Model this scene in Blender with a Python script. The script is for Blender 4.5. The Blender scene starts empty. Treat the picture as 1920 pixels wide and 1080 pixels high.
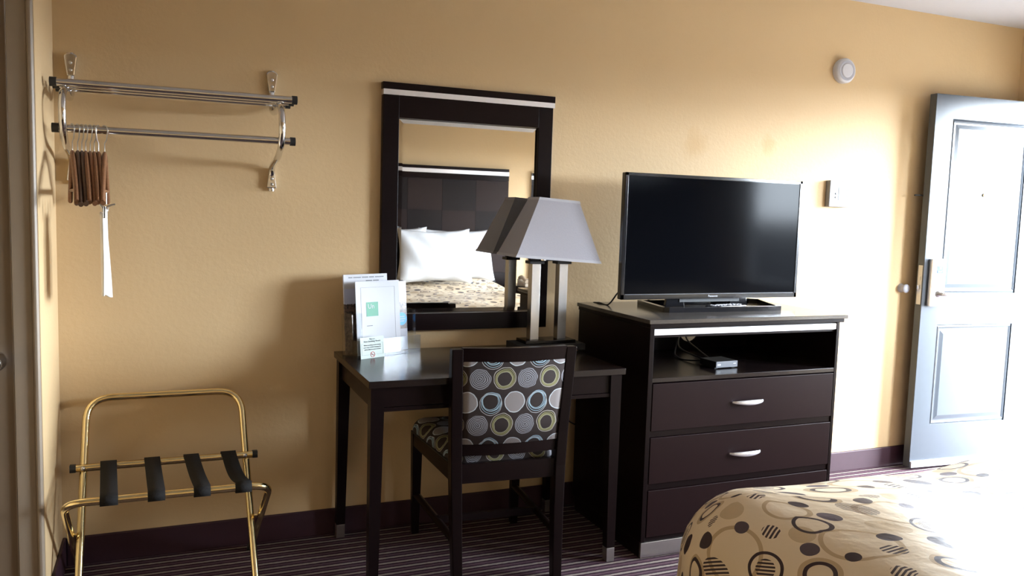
import bpy, bmesh, math, random
from mathutils import Vector, Matrix
random.seed(7)
SC = bpy.context.scene
COL = SC.collection
PI = math.pi

# ------------------------------------------------------------------ camera
def setup_camera():
    yaw, pitch, roll = 0.40135, 0.09258, -0.03052
    cy, sy, cp, sp = math.cos(yaw), math.sin(yaw), math.cos(pitch), math.sin(pitch)
    f = Vector((sy*cp, cy*cp, -sp)); r = Vector((cy, -sy, 0)); d = f.cross(r)
    c, s = math.cos(roll), math.sin(roll)
    r2 = c*r + s*d; d2 = -s*r + c*d
    cam = bpy.data.cameras.new('camera'); o = bpy.data.objects.new('camera', cam); COL.objects.link(o)
    m = Matrix((r2, -d2, -f)).transposed().to_4x4(); m.translation = Vector((0, -3.3, 1.336))
    o.matrix_world = m
    cam.sensor_width = 36.0; cam.lens = 36.0*1550/1920; cam.clip_start = 0.05
    SC.camera = o
setup_camera()

# ------------------------------------------------------------------ light, world, exposure
def srgb(r, g, b):
    return tuple(((v/255)/12.92 if v/255 <= .04045 else ((v/255+.055)/1.055)**2.4) for v in (r, g, b))
W = bpy.data.worlds.new('sky'); SC.world = W; W.use_nodes = True
def daylight_sky(zenith, horizon, ground):
    # hazy daylight: bright towards the horizon, dull ground below
    t = W.node_tree; bg = t.nodes['Background']
    co = t.nodes.new('ShaderNodeTexCoord'); sp = t.nodes.new('ShaderNodeSeparateXYZ'); t.links.new(co.outputs['Generated'], sp.inputs[0])
    mr = t.nodes.new('ShaderNodeMapRange'); t.links.new(sp.outputs[2], mr.inputs[0]); mr.inputs[3].default_value = horizon; mr.inputs[4].default_value = zenith
    lt = t.nodes.new('ShaderNodeMath'); lt.operation = 'LESS_THAN'; t.links.new(sp.outputs[2], lt.inputs[0]); lt.inputs[1].default_value = 0
    mx = t.nodes.new('ShaderNodeMix'); t.links.new(lt.outputs[0], mx.inputs[0]); t.links.new(mr.outputs[0], mx.inputs[2]); mx.inputs[3].default_value = ground
    t.links.new(mx.outputs[0], bg.inputs[1]); bg.inputs[0].default_value = (0.82, 0.91, 1.0, 1)
daylight_sky(36.0, 84.0, 3.0)
def portal(name, loc, sx, sy):
    l = bpy.data.lights.new(name, 'AREA'); l.shape = 'RECTANGLE'; l.size = sx; l.size_y = sy; l.cycles.is_portal = True
    o = bpy.data.objects.new(name, l); COL.objects.link(o); o.location = loc; o.rotation_euler = (0, PI/2, 0)
# the daylight comes in through the window and the open doorway of the right wall
portal('window_portal', (4.615, -2.25, 1.36), 1.16, 1.40)
portal('doorway_portal', (4.615, -0.56, 1.02), 2.04, 0.79)
SC.view_settings.view_transform = 'Standard'; SC.view_settings.look = 'None'
SC.view_settings.exposure = 0.71; SC.view_settings.gamma = 1.0; SC.view_settings.use_curve_mapping = False

# ------------------------------------------------------------------ node helpers
class NT:
    def __init__(self, name, rough=.5, metal=0.0, spec=.5):
        self.mat = bpy.data.materials.new(name); self.mat.use_nodes = True
        self.t = self.mat.node_tree; self.b = self.t.nodes['Principled BSDF']
        self.b.inputs['Roughness'].default_value = rough; self.b.inputs['Metallic'].default_value = metal
        self.b.inputs['Specular IOR Level'].default_value = spec
    def n(self, kind, **kw):
        x = self.t.nodes.new(kind)
        for k, v in kw.items(): setattr(x, k, v)
        return x
    def put(self, sock, v):
        if isinstance(v, bpy.types.NodeSocket): self.t.links.new(v, sock)
        else: sock.default_value = v
    def m(self, op, *a):
        x = self.n('ShaderNodeMath', operation=op)
        for i, v in enumerate(a): self.put(x.inputs[i], v)
        return x.outputs[0]
    def mix(self, f, a, b):
        x = self.n('ShaderNodeMix', data_type='RGBA')
        self.put(x.inputs[0], f)
        self.put(x.inputs[6], a if isinstance(a, bpy.types.NodeSocket) else (*a, 1))
        self.put(x.inputs[7], b if isinstance(b, bpy.types.NodeSocket) else (*b, 1))
        return x.outputs[2]
    def coord(self, which='Object'):
        return self.n('ShaderNodeTexCoord').outputs[which]
    def xyz(self, v):
        s = self.n('ShaderNodeSeparateXYZ'); self.t.links.new(v, s.inputs[0]); return s.outputs
    def noise(self, vec, scale, detail=3, rough=.5, dist=0):
        x = self.n('ShaderNodeTexNoise'); self.t.links.new(vec, x.inputs['Vector'])
        x.inputs['Scale'].default_value = scale; x.inputs['Detail'].default_value = detail; x.inputs['Roughness'].default_value = rough; x.inputs['Distortion'].default_value = dist
        return x.outputs[0]
    def stretch(self, vec, sx, sy, sz):
        x = self.n('ShaderNodeMapping'); self.t.links.new(vec, x.inputs[0]); x.inputs['Scale'].default_value = (sx, sy, sz); return x.outputs[0]
    def ramp(self, v, a, b):
        x = self.n('ShaderNodeMapRange'); self.put(x.inputs[0], v); x.inputs[1].default_value = a; x.inputs[2].default_value = b; return x.outputs[0]
    def color(self, c):
        self.put(self.b.inputs['Base Color'], c if isinstance(c, bpy.types.NodeSocket) else (*c, 1)); return self
    def bump(self, h, strength=.2, dist=.01):
        x = self.n('ShaderNodeBump'); self.put(x.inputs['Height'], h); x.inputs['Strength'].default_value = strength; x.inputs['Distance'].default_value = dist
        self.t.links.new(x.outputs[0], self.b.inputs['Normal']); return self
M = {}
def simple(name, col, rough=.5, metal=0., spec=.5, nscale=40, var=.06, bump=0):
    n = NT(name, rough, metal, spec); co = n.coord(); no = n.noise(co, nscale)
    lo = tuple(c*(1-var) for c in col); hi = tuple(min(1, c*(1+var)) for c in col)
    n.color(n.mix(no, lo, hi))
    if bump: n.bump(no, bump, .004)
    M[name] = n.mat
    return n
def make_materials():
    # painted walls with soft knock-down texture and two faint old stains on the back wall
    n = NT('wall_paint', .62, 0, .3); co = n.coord(); a = n.noise(co, 1.2, 2); b = n.noise(co, 55, 4, .6)
    c = n.mix(a, (.565, .405, .225), (.615, .445, .250))
    X, Y, Z = n.xyz(co)
    for sx, sz, r in ((2.311, 1.672, .085), (2.745, 1.698, .06)):
        wob = n.m('MULTIPLY', n.m('SUBTRACT', n.noise(co, 14, 3), .5), .09)
        dx = n.m('SUBTRACT', X, sx); dz = n.m('SUBTRACT', Z, sz)
        d = n.m('ADD', n.m('SQRT', n.m('ADD', n.m('MULTIPLY', dx, dx), n.m('MULTIPLY', dz, dz))), wob)
        onwall = n.m('GREATER_THAN', Y, -.01)
        k = n.m('MULTIPLY', n.m('MULTIPLY', n.ramp(d, r, r*.3), .4), onwall)
        c = n.mix(k, c, (.50, .30, .11))
    n.color(c); n.bump(n.m('ADD', b, n.m('MULTIPLY', n.noise(co, 9, 3), .8)), .16, .006); M['wall'] = n.mat
    simple('ceiling', (.60, .60, .635), .8, 0, .2, 90, .03, .2)
    simple('taupe', (.17, .125, .085), .42, 0, .4, 30, .05, .03)
    simple('taupe_trim', (.27, .215, .16), .4, 0, .4, 30, .05)
    simple('door_grey', (.055, .064, .077), .27, 0, .5, 25, .04, .02)
    simple('door_edge', (.07, .075, .08), .5, 0, .4, 25, .05)
    # espresso wood
    n = NT('espresso', .30, 0, .10); co = n.coord(); g = n.noise(n.stretch(co, 3, 3, 60), 6, 4, .6, .3)
    n.color(n.mix(g, (.0045, .0024, .0025), (.009, .0046, .0048))); n.bump(g, .04, .002); M['wood'] = n.mat
    n = NT('espresso_long', .28, 0, .10); co = n.coord(); g = n.noise(n.stretch(co, 3, 60, 60), 6, 4, .6, .3)
    n.color(n.mix(g, (.0055, .0028, .0029), (.0105, .0053, .0055))); n.bump(g, .04, .002); M['woodx'] = n.mat
    n = NT('desk_top_wood', .22, 0, .35); co = n.coord(); g = n.noise(n.stretch(co, 3, 60, 60), 6, 4, .6, .3)
    n.color(n.mix(g, (.008, .005, .005), (.013, .0075, .0075))); M['desktop'] = n.mat
    n = NT('stone_top', .16, 0, .5); co = n.coord(); g = n.noise(co, 120, 4)
    n.color(n.mix(g, (.05, .043, .038), (.085, .074, .066))); M['stone'] = n.mat
    simple('drawer_wood', (.0115, .0048, .0052), .36, 0, .09, 30, .12)
    simple('chrome', (.72, .72, .73), .10, 1.0, .5, 20, .02)
    simple('brushed', (.55, .54, .53), .30, 1.0, .5, 80, .05)
    simple('nickel_strip', (.72, .72, .76), .35, .75, .5, 80, .04)
    simple('brass', (.86, .70, .38), .14, 1.0, .5, 20, .03)
    simple('rubber', (.012, .012, .013), .55)
    simple('black_gloss', (.008, .008, .010), .14, 0, .5)
    simple('black_matte', (.012, .012, .013), .5)
    simple('webbing', (.014, .013, .013), .8, 0, .2, 300, .3, .3)
    simple('white_plastic', (.56, .56, .60), .4, 0, .5, 20, .02)
    simple('white_ring', (.38, .38, .43), .5, 0, .5, 20, .02)
    simple('ivory', (.25, .25, .255), .45)
    simple('lcd', (.20, .27, .24), .25)
    simple('grey_mark', (.10, .105, .125), .5)
    simple('dark_blue', (.03, .07, .16), .25)
    simple('blind', (.62, .66, .68), .5)
    simple('paper', (.50, .51, .55), .55, 0, .3, 15, .02)
    simple('paper_text', (.10, .10, .11), .7)
    simple('card', (.40, .47, .44), .45, 0, .3, 15, .02)
    simple('green_logo', (.045, .25, .15), .5)
    simple('red_mark', (.55, .07, .07), .5)
    simple('blue_spot', (.03, .30, .68), .45)
    simple('bag', (.80, .79, .77), .45, 0, .4, 30, .04, .3)
    simple('bag_print', (.42, .42, .45), .6)
    simple('linen', (.66, .68, .72), .8, 0, .2, 18, .03, .25)
    simple('shade', (.33, .32, .35), .75, 0, .2, 160, .04, .08)
    simple('shade_trim', (.40, .39, .42), .7, 0, .2, 160, .04)
    simple('hole_dark', (.004, .004, .004), .9)
    simple('concrete', (.075, .073, .07), .9, 0, .2, 8, .12, .2)
    simple('cord_black', (.01, .01, .01), .4)
    simple('baseboard', (.036, .013, .021), .55, 0, .35, 25, .12, .1)
    n = NT('hanger_wood', .45, 0, .4); co = n.coord(); g = n.noise(n.stretch(co, 30, 4, 30), 5, 3, .6, .4)
    n.color(n.mix(g, (.11, .042, .018), (.30, .14, .065))); M['hanger'] = n.mat
    n = NT('hanger_wood_dark', .5, 0, .4); co = n.coord(); g = n.noise(n.stretch(co, 30, 4, 30), 5, 3, .6, .4)
    n.color(n.mix(g, (.05, .025, .015), (.12, .065, .04))); M['hanger_dark'] = n.mat
    # photo print on the brochure edges
    n = NT('photo_print', .35, 0, .4); co = n.coord(); X, Y, Z = n.xyz(co); g = n.noise(co, 60, 5, .7)
    dark = n.mix(n.ramp(g, .4, .6), (.02, .022, .03), (.20, .13, .10))
    n.color(n.mix(n.m('GREATER_THAN', n.m('ADD', Z, n.m('MULTIPLY', g, .02)), .205), dark, (.50, .54, .72))); M['photo'] = n.mat
    # clear acrylic and window glass: thin clear sheets
    for nm, fac, tint in (('acrylic', .10, (.93, .95, .97)), ('pane', .07, (.98, .99, 1))):
        m_ = bpy.data.materials.new(nm); m_.use_nodes = True; t = m_.node_tree; t.nodes.remove(t.nodes['Principled BSDF'])
        tr = t.nodes.new('ShaderNodeBsdfTransparent'); tr.inputs[0].default_value = (*tint, 1)
        gl = t.nodes.new('ShaderNodeBsdfGlossy'); gl.inputs['Roughness'].default_value = .06
        mx = t.nodes.new('ShaderNodeMixShader'); mx.inputs[0].default_value = fac
        t.links.new(tr.outputs[0], mx.inputs[1]); t.links.new(gl.outputs[0], mx.inputs[2]); t.links.new(mx.outputs[0], t.nodes['Material Output'].inputs[0]); M[nm] = m_
    n = NT('mirror_glass', .012, 1.0); co = n.coord(); n.color(n.mix(n.noise(co, 3), (.63, .62, .60), (.645, .635, .615))); M['mirror'] = n.mat
    n = NT('tv_screen', .10, 0, .045); co = n.coord(); n.color(n.mix(n.noise(co, 2), (.0018, .002, .003), (.0026, .003, .0045))); M['screen'] = n.mat
    # striped carpet: stripes run along the wall
    n = NT('carpet', .95, 0, .1); co = n.coord(); X, Y, Z = n.xyz(co)
    wob = n.m('MULTIPLY', n.m('SUBTRACT', n.noise(co, 60, 2), .5), .006)
    y = n.m('ADD', Y, wob)
    f = n.m('FRACT', n.m('DIVIDE', y, .046))
    fine = n.noise(co, 700, 2)
    c = n.mix(fine, (.032, .014, .022), (.070, .033, .050))
    c = n.mix(n.m('COMPARE', f, .20, .13), c, n.mix(fine, (.17, .135, .115), (.30, .26, .23)))
    c = n.mix(n.m('COMPARE', f, .385, .045), c, (.014, .008, .012))
    c = n.mix(n.m('COMPARE', f, .70, .05), c, n.mix(fine, (.10, .055, .07), (.15, .10, .11)))
    c = n.mix(n.m('COMPARE', f, .96, .045), c, (.014, .008, .012))
    n.color(c); n.bump(n.noise(co, 500, 2), .5, .004); M['carpet'] = n.mat
    # bedspread print: cream cloth with discs, rings and hatched discs
    n = NT('bedspread', .45, 0, .26); uv = n.stretch(n.coord('UV'), 1.3, 1.3, 1.3); u, v, _ = n.xyz(uv); T = .46
    weave = n.noise(uv, 900, 2)
    c = n.mix(weave, (.66, .53, .37), (.76, .63, .46))
    def dist(cx, cy, ex=1.0):
        dx = n.m('WRAP', n.m('SUBTRACT', u, cx), T/2, -T/2); dy = n.m('MULTIPLY', n.m('WRAP', n.m('SUBTRACT', v, cy), T/2, -T/2), ex)
        return n.m('SQRT', n.m('ADD', n.m('MULTIPLY', dx, dx), n.m('MULTIPLY', dy, dy)))
    tan, tan2, dark, plum = (.47, .34, .20), (.53, .40, .25), (.040, .022, .026), (.085, .06, .075)
    hatch = n.m('GREATER_THAN', n.m('FRACT', n.m('DIVIDE', n.m('ADD', u, n.m('MULTIPLY', v, .6)), .0115)), .45)
    hatch2 = n.m('GREATER_THAN', n.m('FRACT', n.m('DIVIDE', n.m('SUBTRACT', v, n.m('MULTIPLY', u, .3)), .0115)), .45)
    for cx, cy, r, w in ((.09, .10, .078, .012), (.31, .30, .082, .012), (.20, .42, .046, .012), (.40, .08, .048, .012), (.07, .31, .050, .011)):
        c = n.mix(n.m('COMPARE', dist(cx, cy), r, w/2), c, tan)
    for cx, cy, r in ((.22, .19, .042), (.42, .40, .038), (.02, .20, .034)):
        c = n.mix(n.m('LESS_THAN', dist(cx, cy), r), c, tan2)
    for cx, cy, r, ex, h in ((.13, .05, .026, 1, hatch2), (.33, .20, .028, 1, hatch), (.24, .33, .036, .72, hatch), (.43, .26, .025, 1, hatch2), (.06, .41, .027, 1, hatch2), (.36, .43, .022, 1, hatch)):
        c = n.mix(n.m('MULTIPLY', n.m('LESS_THAN', dist(cx, cy, ex), r), h), c, dark)
    for cx, cy, r, ex in ((.17, .115, .024, 1), (.035, .06, .019, 1), (.28, .10, .033, .85), (.14, .26, .023, .8), (.39, .33, .021, 1), (.30, .405, .026, 1), (.125, .345, .020, 1), (.45, .15, .024, 1)):
        c = n.mix(n.m('LESS_THAN', dist(cx, cy, ex), r), c, plum if cx in (.39, .14, .45) else dark)
    for cx, cy, r, w in ((.40, .08, .036, .011), (.20, .42, .037, .012), (.07, .22, .040, .010), (.33, .20, .046, .009)):
        c = n.mix(n.m('COMPARE', dist(cx, cy), r, w/2), c, dark)
    n.color(c); n.bump(n.noise(uv, 16, 3), .12, .02); M['spread'] = n.mat
    # chair fabric: dark brown with rows of scribbled rings and discs
    n = NT('chair_fabric', .8, 0, .25); uv = n.coord('UV'); u0, v0, _ = n.xyz(uv)
    nz = n.noise(uv, 22, 2); nz2 = n.noise(uv, 900, 2)
    u = n.m('ADD', u0, n.m('MULTIPLY', n.m('SUBTRACT', nz, .5), .012)); v = n.m('ADD', v0, n.m('MULTIPLY', n.m('SUBTRACT', n.noise(uv, 17, 2), .5), .012))
    Tx, Ty = .172, .168
    def dist2(cx, cy):
        dx = n.m('WRAP', n.m('SUBTRACT', u, cx), Tx/2, -Tx/2); dy = n.m('WRAP', n.m('SUBTRACT', v, cy), Ty/2, -Ty/2)
        return n.m('SQRT', n.m('ADD', n.m('MULTIPLY', dx, dx), n.m('MULTIPLY', dy, dy)))
    c = n.mix(nz2, (.020, .013, .012), (.034, .023, .021))
    d = dist2(0, 0); c = n.mix(n.m('LESS_THAN', d, .0375), c, n.mix(n.ramp(nz2, .35, .65), (.10, .085, .085), (.36, .33, .33))); c = n.mix(n.m('COMPARE', d, .0372, .0016), c, (.46, .50, .54))
    for ox, oy, R, cc in ((0, 0, .031, (.30, .44, .54)), (.002, .003, .0345, (.32, .46, .56)), (-.002, .002, .0285, (.30, .42, .50)), (.001, -.003, .0365, (.28, .40, .48)), (-.001, -.007, .0400, (.36, .35, .36))):
        c = n.mix(n.m('COMPARE', dist2(.086+ox, oy), R, .00105), c, cc)
    d = dist2(.043, .084); ringy = n.m('GREATER_THAN', n.m('FRACT', n.m('DIVIDE', n.m('ADD', d, n.m('MULTIPLY', nz, .008)), .0058)), .42)
    c = n.mix(n.m('MULTIPLY', n.m('LESS_THAN', d, .0385), ringy), c, n.mix(n.ramp(nz2, .3, .7), (.12, .12, .14), (.34, .34, .38)))
    for ox, oy, R, w, cc in ((0, 0, .0305, .0030, (.17, .16, .075)), (.002, .002, .0345, .0012, (.24, .23, .11)), (0, 0, .0265, .0011, (.30, .29, .20)), (.001, .003, .0395, .0011, (.40, .37, .33))):
        c = n.mix(n.m('COMPARE', dist2(.129+ox, .084+oy), R, w), c, cc)
    n.color(c); n.bump(nz2, .2, .002); M['fabric'] = n.mat
    # headboard squares
    for i, cc in enumerate(((.009, .006, .006), (.017, .010, .009))):
        nn = NT('headboard_square_%d' % i, .45, 0, .12); co = nn.coord(); g = nn.noise(nn.stretch(co, 4, 4, 50) if i else nn.stretch(co, 50, 4, 4), 5, 3)
        nn.color(nn.mix(g, cc, tuple(k*1.4 for k in cc))); M['hb%d' % i] = nn.mat
make_materials()

# ------------------------------------------------------------------ mesh helpers
class MB:
    def __init__(self): self.v = []; self.f = []; self.s = []; self.uv = None
    def add(self, vs, fs, smooth=False):
        o = len(self.v); self.v += [tuple(p) for p in vs]
        self.f += [tuple(i+o for i in f) for f in fs]; self.s += [smooth]*len(fs); return self
    def box(self, x0, x1, y0, y1, z0, z1):
        vs = [(x, y, z) for z in (z0, z1) for y in (y0, y1) for x in (x0, x1)]
        return self.add(vs, [(0, 2, 3, 1), (4, 5, 7, 6), (0, 1, 5, 4), (2, 6, 7, 3), (0, 4, 6, 2), (1, 3, 7, 5)])
    def frustum(self, b, t):          # b, t = (x0,x1,y0,y1,z)
        vs = [(x, y, q[4]) for q in (b, t) for y in (q[2], q[3]) for x in (q[0], q[1])]
        return self.add(vs, [(0, 2, 3, 1), (4, 5, 7, 6), (0, 1, 5, 4), (2, 6, 7, 3), (0, 4, 6, 2), (1, 3, 7, 5)])
    def prism(self, poly, axis, lo, hi):   # poly of 2D points in the two other axes (cyclic order x,y / x,z / y,z)
        def P(a, b, c):
            return {'x': (c, a, b), 'y': (a, c, b), 'z': (a, b, c)}[axis]
        n = len(poly); vs = [P(a, b, lo) for a, b in poly] + [P(a, b, hi) for a, b in poly]
        return self.add(vs, [tuple(range(n))[::-1], tuple(range(n, 2*n))] + [(i, (i+1) % n, n+(i+1) % n, n+i) for i in range(n)])
    def tube(self, path, r, n=12, cap=True, ry=None, up=None, rs=None):
        P = [Vector(p) for p in path]; rings = []; prev = None
        for i, p in enumerate(P):
            t = (P[min(i+1, len(P)-1)] - P[max(i-1, 0)]).normalized()
            if prev is None:
                a = Vector(up) if up else (Vector((0, 0, 1)) if abs(t.z) < .9 else Vector((1, 0, 0)))
            else: a = prev
            x = (a - t*a.dot(t)).normalized(); prev = x; y = t.cross(x)
            k = rs[i] if rs else 1.0
            rr = r*k; r2 = (ry if ry else r)*k
            rings.append([p + x*(rr*math.cos(2*PI*j/n)) + y*(r2*math.sin(2*PI*j/n)) for j in range(n)])
        vs = [q for rg in rings for q in rg]
        fs = [(i*n+j, i*n+(j+1) % n, (i+1)*n+(j+1) % n, (i+1)*n+j) for i in range(len(P)-1) for j in range(n)]
        self.add(vs, fs, True)
        if cap:
            self.add(rings[0], [tuple(range(n))[::-1]]); self.add(rings[-1], [tuple(range(n))])
        return self
    def lathe(self, prof, c, axis='z', n=32):   # prof list of (radius, height along axis)
        c = Vector(c); E1, E2, A = {'z': ((1, 0, 0), (0, 1, 0), (0, 0, 1)), 'y': ((1, 0, 0), (0, 0, 1), (0, -1, 0)), 'x': ((0, 1, 0), (0, 0, 1), (1, 0, 0))}[axis]
        E1, E2, A = Vector(E1), Vector(E2), Vector(A)
        vs = [c + E1*(r*math.cos(2*PI*j/n)) + E2*(r*math.sin(2*PI*j/n)) + A*h for r, h in prof for j in range(n)]
        fs = [(i*n+j, i*n+(j+1) % n, (i+1)*n+(j+1) % n, (i+1)*n+j) for i in range(len(prof)-1) for j in range(n)]
        self.add(vs, fs, True)
        k = (len(prof)-1)*n
        self.add([vs[j] for j in range(n)], [tuple(range(n))[::-1]]); self.add([vs[k+j] for j in range(n)], [tuple(range(n))]); return self
    def mesh(self, name, bevel=0, seg=2):
        me = bpy.data.meshes.new(name); me.from_pydata(self.v, [], self.f)
        me.polygons.foreach_set('use_smooth', self.s)
        if self.uv:
            l = me.uv_layers.new(name='UVMap')
            for lp in me.loops: l.data[lp.index].uv = self.uv[lp.vertex_index]
        bm = bmesh.new(); bm.from_mesh(me)
        bmesh.ops.recalc_face_normals(bm, faces=bm.faces)
        if bevel:
            es = [e for e in bm.edges if len(e.link_faces) == 2 and e.calc_face_angle(0) > .6]
            bmesh.ops.bevel(bm, geom=es, offset=bevel, segments=seg, profile=.5, affect='EDGES', clamp_overlap=True)
        bm.to_mesh(me); bm.free(); me.update(); return me
    def build(self, name, mat, parent=None, bevel=0, seg=2, loc=None, rot=None):
        return link(name, self.mesh(name, bevel, seg), mat, parent, loc, rot)
def link(name, me, mat, parent=None, loc=None, rot=None):
    o = bpy.data.objects.new(name, me); COL.objects.link(o)
    if mat is not None:
        if not me.materials: me.materials.append(M[mat])
    if parent: o.parent = parent
    if loc: o.location = loc
    if rot: o.rotation_euler = rot
    return o
def tag(o, label, cat, group=None):
    o['label'] = label; o['category'] = cat
    if group: o['group'] = group
    return o
def thing(name, label, cat, loc=(0, 0, 0), rz=0, group=None):
    o = bpy.data.objects.new(name, None); COL.objects.link(o); o.location = loc; o.rotation_euler = (0, 0, rz); o.empty_display_size = .05
    return tag(o, label, cat, group)
def struct(o): o['kind'] = 'structure'; return o
def arc(c, r, a0, a1, n, plane):     # plane: function(u,v)->xyz
    return [plane(c[0]+r*math.cos(a0+(a1-a0)*i/n), c[1]+r*math.sin(a0+(a1-a0)*i/n)) for i in range(n+1)]
def bez(p, n=16):                    # Catmull-Rom through points
    P = [Vector(q) for q in p]; P = [P[0]*2-P[1]] + P + [P[-1]*2-P[-2]]; out = []
    for i in range(1, len(P)-2):
        for k in range(n):
            t = k/n; a, b, c, d = P[i-1], P[i], P[i+1], P[i+2]
            out.append(.5*((2*b)+(c-a)*t+(2*a-5*b+4*c-d)*t*t+(3*b-a-3*c+d)*t**3))
    out.append(P[-2]); return out
def text(name, s, size, mat, parent, loc, rot=(PI/2, 0, 0), align='CENTER', depth=.0003, bold=0):
    cu = bpy.data.curves.new(name, 'FONT'); cu.body = s; cu.size = size; cu.align_x = align; cu.align_y = 'CENTER'; cu.extrude = depth; cu.resolution_u = 2; cu.offset = bold
    o = bpy.data.objects.new(name+'_tmp', cu); COL.objects.link(o)
    me = bpy.data.meshes.new_from_object(o.evaluated_get(bpy.context.evaluated_depsgraph_get()))
    bpy.data.objects.remove(o); me.name = name; me.materials.clear()
    return link(name, me, mat, parent, loc, rot)
def puff(hx, hy, rc, prof, n_corner=10, n_side=14, inner=10, wob=None):
    """Draped cloth / cushion: rounded rectangle rings. prof = list of (inset, z) from the flat top to the hem."""
    def ring(d):
        a, b = hx-d, hy-d; r = max(rc-d, .012); pts = []
        cs = ((a-r, b-r, 0), (-(a-r), b-r, PI/2), (-(a-r), -(b-r), PI), (a-r, -(b-r), 3*PI/2))
        for k in range(4):
            cx, cy, a0 = cs[k]
            for i in range(n_corner+1):
                t = a0+PI/2*i/n_corner; pts.append((cx+r*math.cos(t), cy+r*math.sin(t), math.cos(t), math.sin(t)))
            nx, ny, _ = cs[(k+1) % 4]; t = a0+PI/2; ex, ey = nx+r*math.cos(t), ny+r*math.sin(t); sx, sy = pts[-1][:2]
            for i in range(1, n_side):
                pts.append((sx+(ex-sx)*i/n_side, sy+(ey-sy)*i/n_side, math.cos(t), math.sin(t)))
        return pts
    b = MB(); b.uv = []; d0, z0 = prof[0]; base = ring(d0); N = len(base); rings = []
    for k in range(1, inner+1):
        t = k/inner; rings.append([(p[0]*t, p[1]*t, z0, p[0]*t, p[1]*t) for p in base])
    arcl = 0
    for i in range(1, len(prof)):
        d, z = prof[i]; arcl += math.hypot(d-prof[i-1][0], z-prof[i-1][1]); rg = ring(d)
        rings.append([(q[0], q[1], z, p[0]+p[2]*arcl, p[1]+p[3]*arcl) for q, p in zip(rg, base)])
    vs = [(0, 0, z0)]; uv = [(0, 0)]
    for rg in rings:
        for p in rg: vs.append(p[:3]); uv.append(p[3:])
    if wob: vs = [wob(*p) for p in vs]
    fs = [(0, 1+j, 1+(j+1) % N) for j in range(N)]
    for k in range(len(rings)-1):
        fs += [(1+k*N+j, 1+(k+1)*N+j, 1+(k+1)*N+(j+1) % N, 1+k*N+(j+1) % N) for j in range(N)]
    b.add(vs, fs, True); b.uv = uv; return b

# ------------------------------------------------------------------ the room
XL, XR, YF, HC = -.343, 4.49, -3.68, 2.447      # nook wall, entrance wall, bed-head wall, ceiling height
XB = -1.55                                      # far end of the room beside the bathroom
YN = -.46                                       # plane of the bathroom wall (depth of the closet nook)
DY0, DY1, DZ = -.165, -.955, 2.045              # doorway in the right wall
WY0, WY1, WZ0, WZ1 = -1.55, -2.95, .78, 1.94    # window in the right wall
def room():
    struct(MB().box(XB-.1, XR+.12, YF-.1, .1, -.12, 0).build('floor', 'carpet'))
    struct(MB().box(XB-.1, XR+.12, YF-.1, .1, HC, HC+.1).build('ceiling', 'ceiling'))
    struct(MB().box(XL-.12, XR+.12, 0, .1, 0, HC).build('wall_back', 'wall'))
    struct(MB().box(XL-.0165, XL, YN, 0, 0, HC).build('wall_left', 'wall'))
    struct(MB().box(XB-.1, XR+.12, YF-.1, YF, 0, HC).build('wall_front', 'wall'))
    struct(MB().box(XB-.1, XB, YF, YN, 0, HC).build('wall_side', 'wall'))
    # bathroom wall (faces the camera) with its door opening
    b = MB(); b.box(XB, -1.27, YN, YN+.1, 0, HC); b.box(-1.27, XL-.02, YN, YN+.1, 2.06, HC); struct(b.build('wall_bathroom', 'wall'))
    # entrance wall with doorway and window openings
    b = MB(); x0, x1 = XR, XR+.12
    b.box(x0, x1, DY0, 0, 0, HC); b.box(x0, x1, DY1, DY0, DZ, HC); b.box(x0, x1, WY0, DY1, 0, HC)
    b.box(x0, x1, WY1, WY0, 0, WZ0); b.box(x0, x1, WY1, WY0, WZ1, HC); b.box(x0, x1, YF, WY1, 0, HC)
    struct(b.build('wall_right', 'wall'))
    def bb(name, *boxes):
        b = MB()
        for q in boxes: b.box(*q)
        struct(b.build(name, 'baseboard', bevel=.004))
    bb('baseboard_back', (XL+.012, XR, -.013, 0, 0, .106))
    bb('baseboard_left', (XL, XL+.012, YN, 0, 0, .106))
    bb('baseboard_right', (XR-.012, XR, WY1, DY1-.06, 0, .106), (XR-.012, XR, YF, WY1, 0, .106))
    bb('baseboard_front', (XB, XR, YF, YF+.012, 0, .106))
    bb('baseboard_side', (XB, XB+.012, YF+.012, YN, 0, .106))
    # doorway trim on the entrance wall
    b = MB(); b.box(XR-.012, XR, DY1-.055, DY1, 0, DZ+.055); b.box(XR-.012, XR, DY1, DY0+.03, DZ, DZ+.055)
    b.box(XR, XR+.12, DY1-.001, DY1+.012, 0, DZ); b.box(XR, XR+.12, DY1, DY0, DZ-.012, DZ+.001)
    struct(b.build('trim_1', 'door_grey', bevel=.003))
    # window: frame, mullion, panes, sill
    w = MB()
    for q in ((WY1, WY1+.05, WZ0, WZ1), (WY0-.05, WY0, WZ0, WZ1), (WY1+.05, WY0-.05, WZ0, WZ0+.05), (WY1+.05, WY0-.05, WZ1-.05, WZ1)): w.box(XR+.03, XR+.09, *q)
    w = struct(w.build('window_1', 'white_plastic', bevel=.004))
    mid = (WY0+WY1)/2
    MB().box(XR+.04, XR+.08, mid-.02, mid+.02, WZ0+.05, WZ1-.05).build('mullion', 'white_plastic', w, bevel=.003)
    for a, c in ((WY1+.05, mid-.02), (mid+.02, WY0-.05)): MB().box(XR+.058, XR+.062, a, c, WZ0+.05, WZ1-.05).build('pane', 'pane', w)
    MB().box(XR-.04, XR+.03, WY1-.03, WY0+.03, WZ0-.03, WZ0).build('window_sill', 'white_plastic', w, bevel=.006)
    struct(MB().box(XR+.12, 12, -9, 5, -.16, -.03).build('walkway', 'concrete'))
room()

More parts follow.
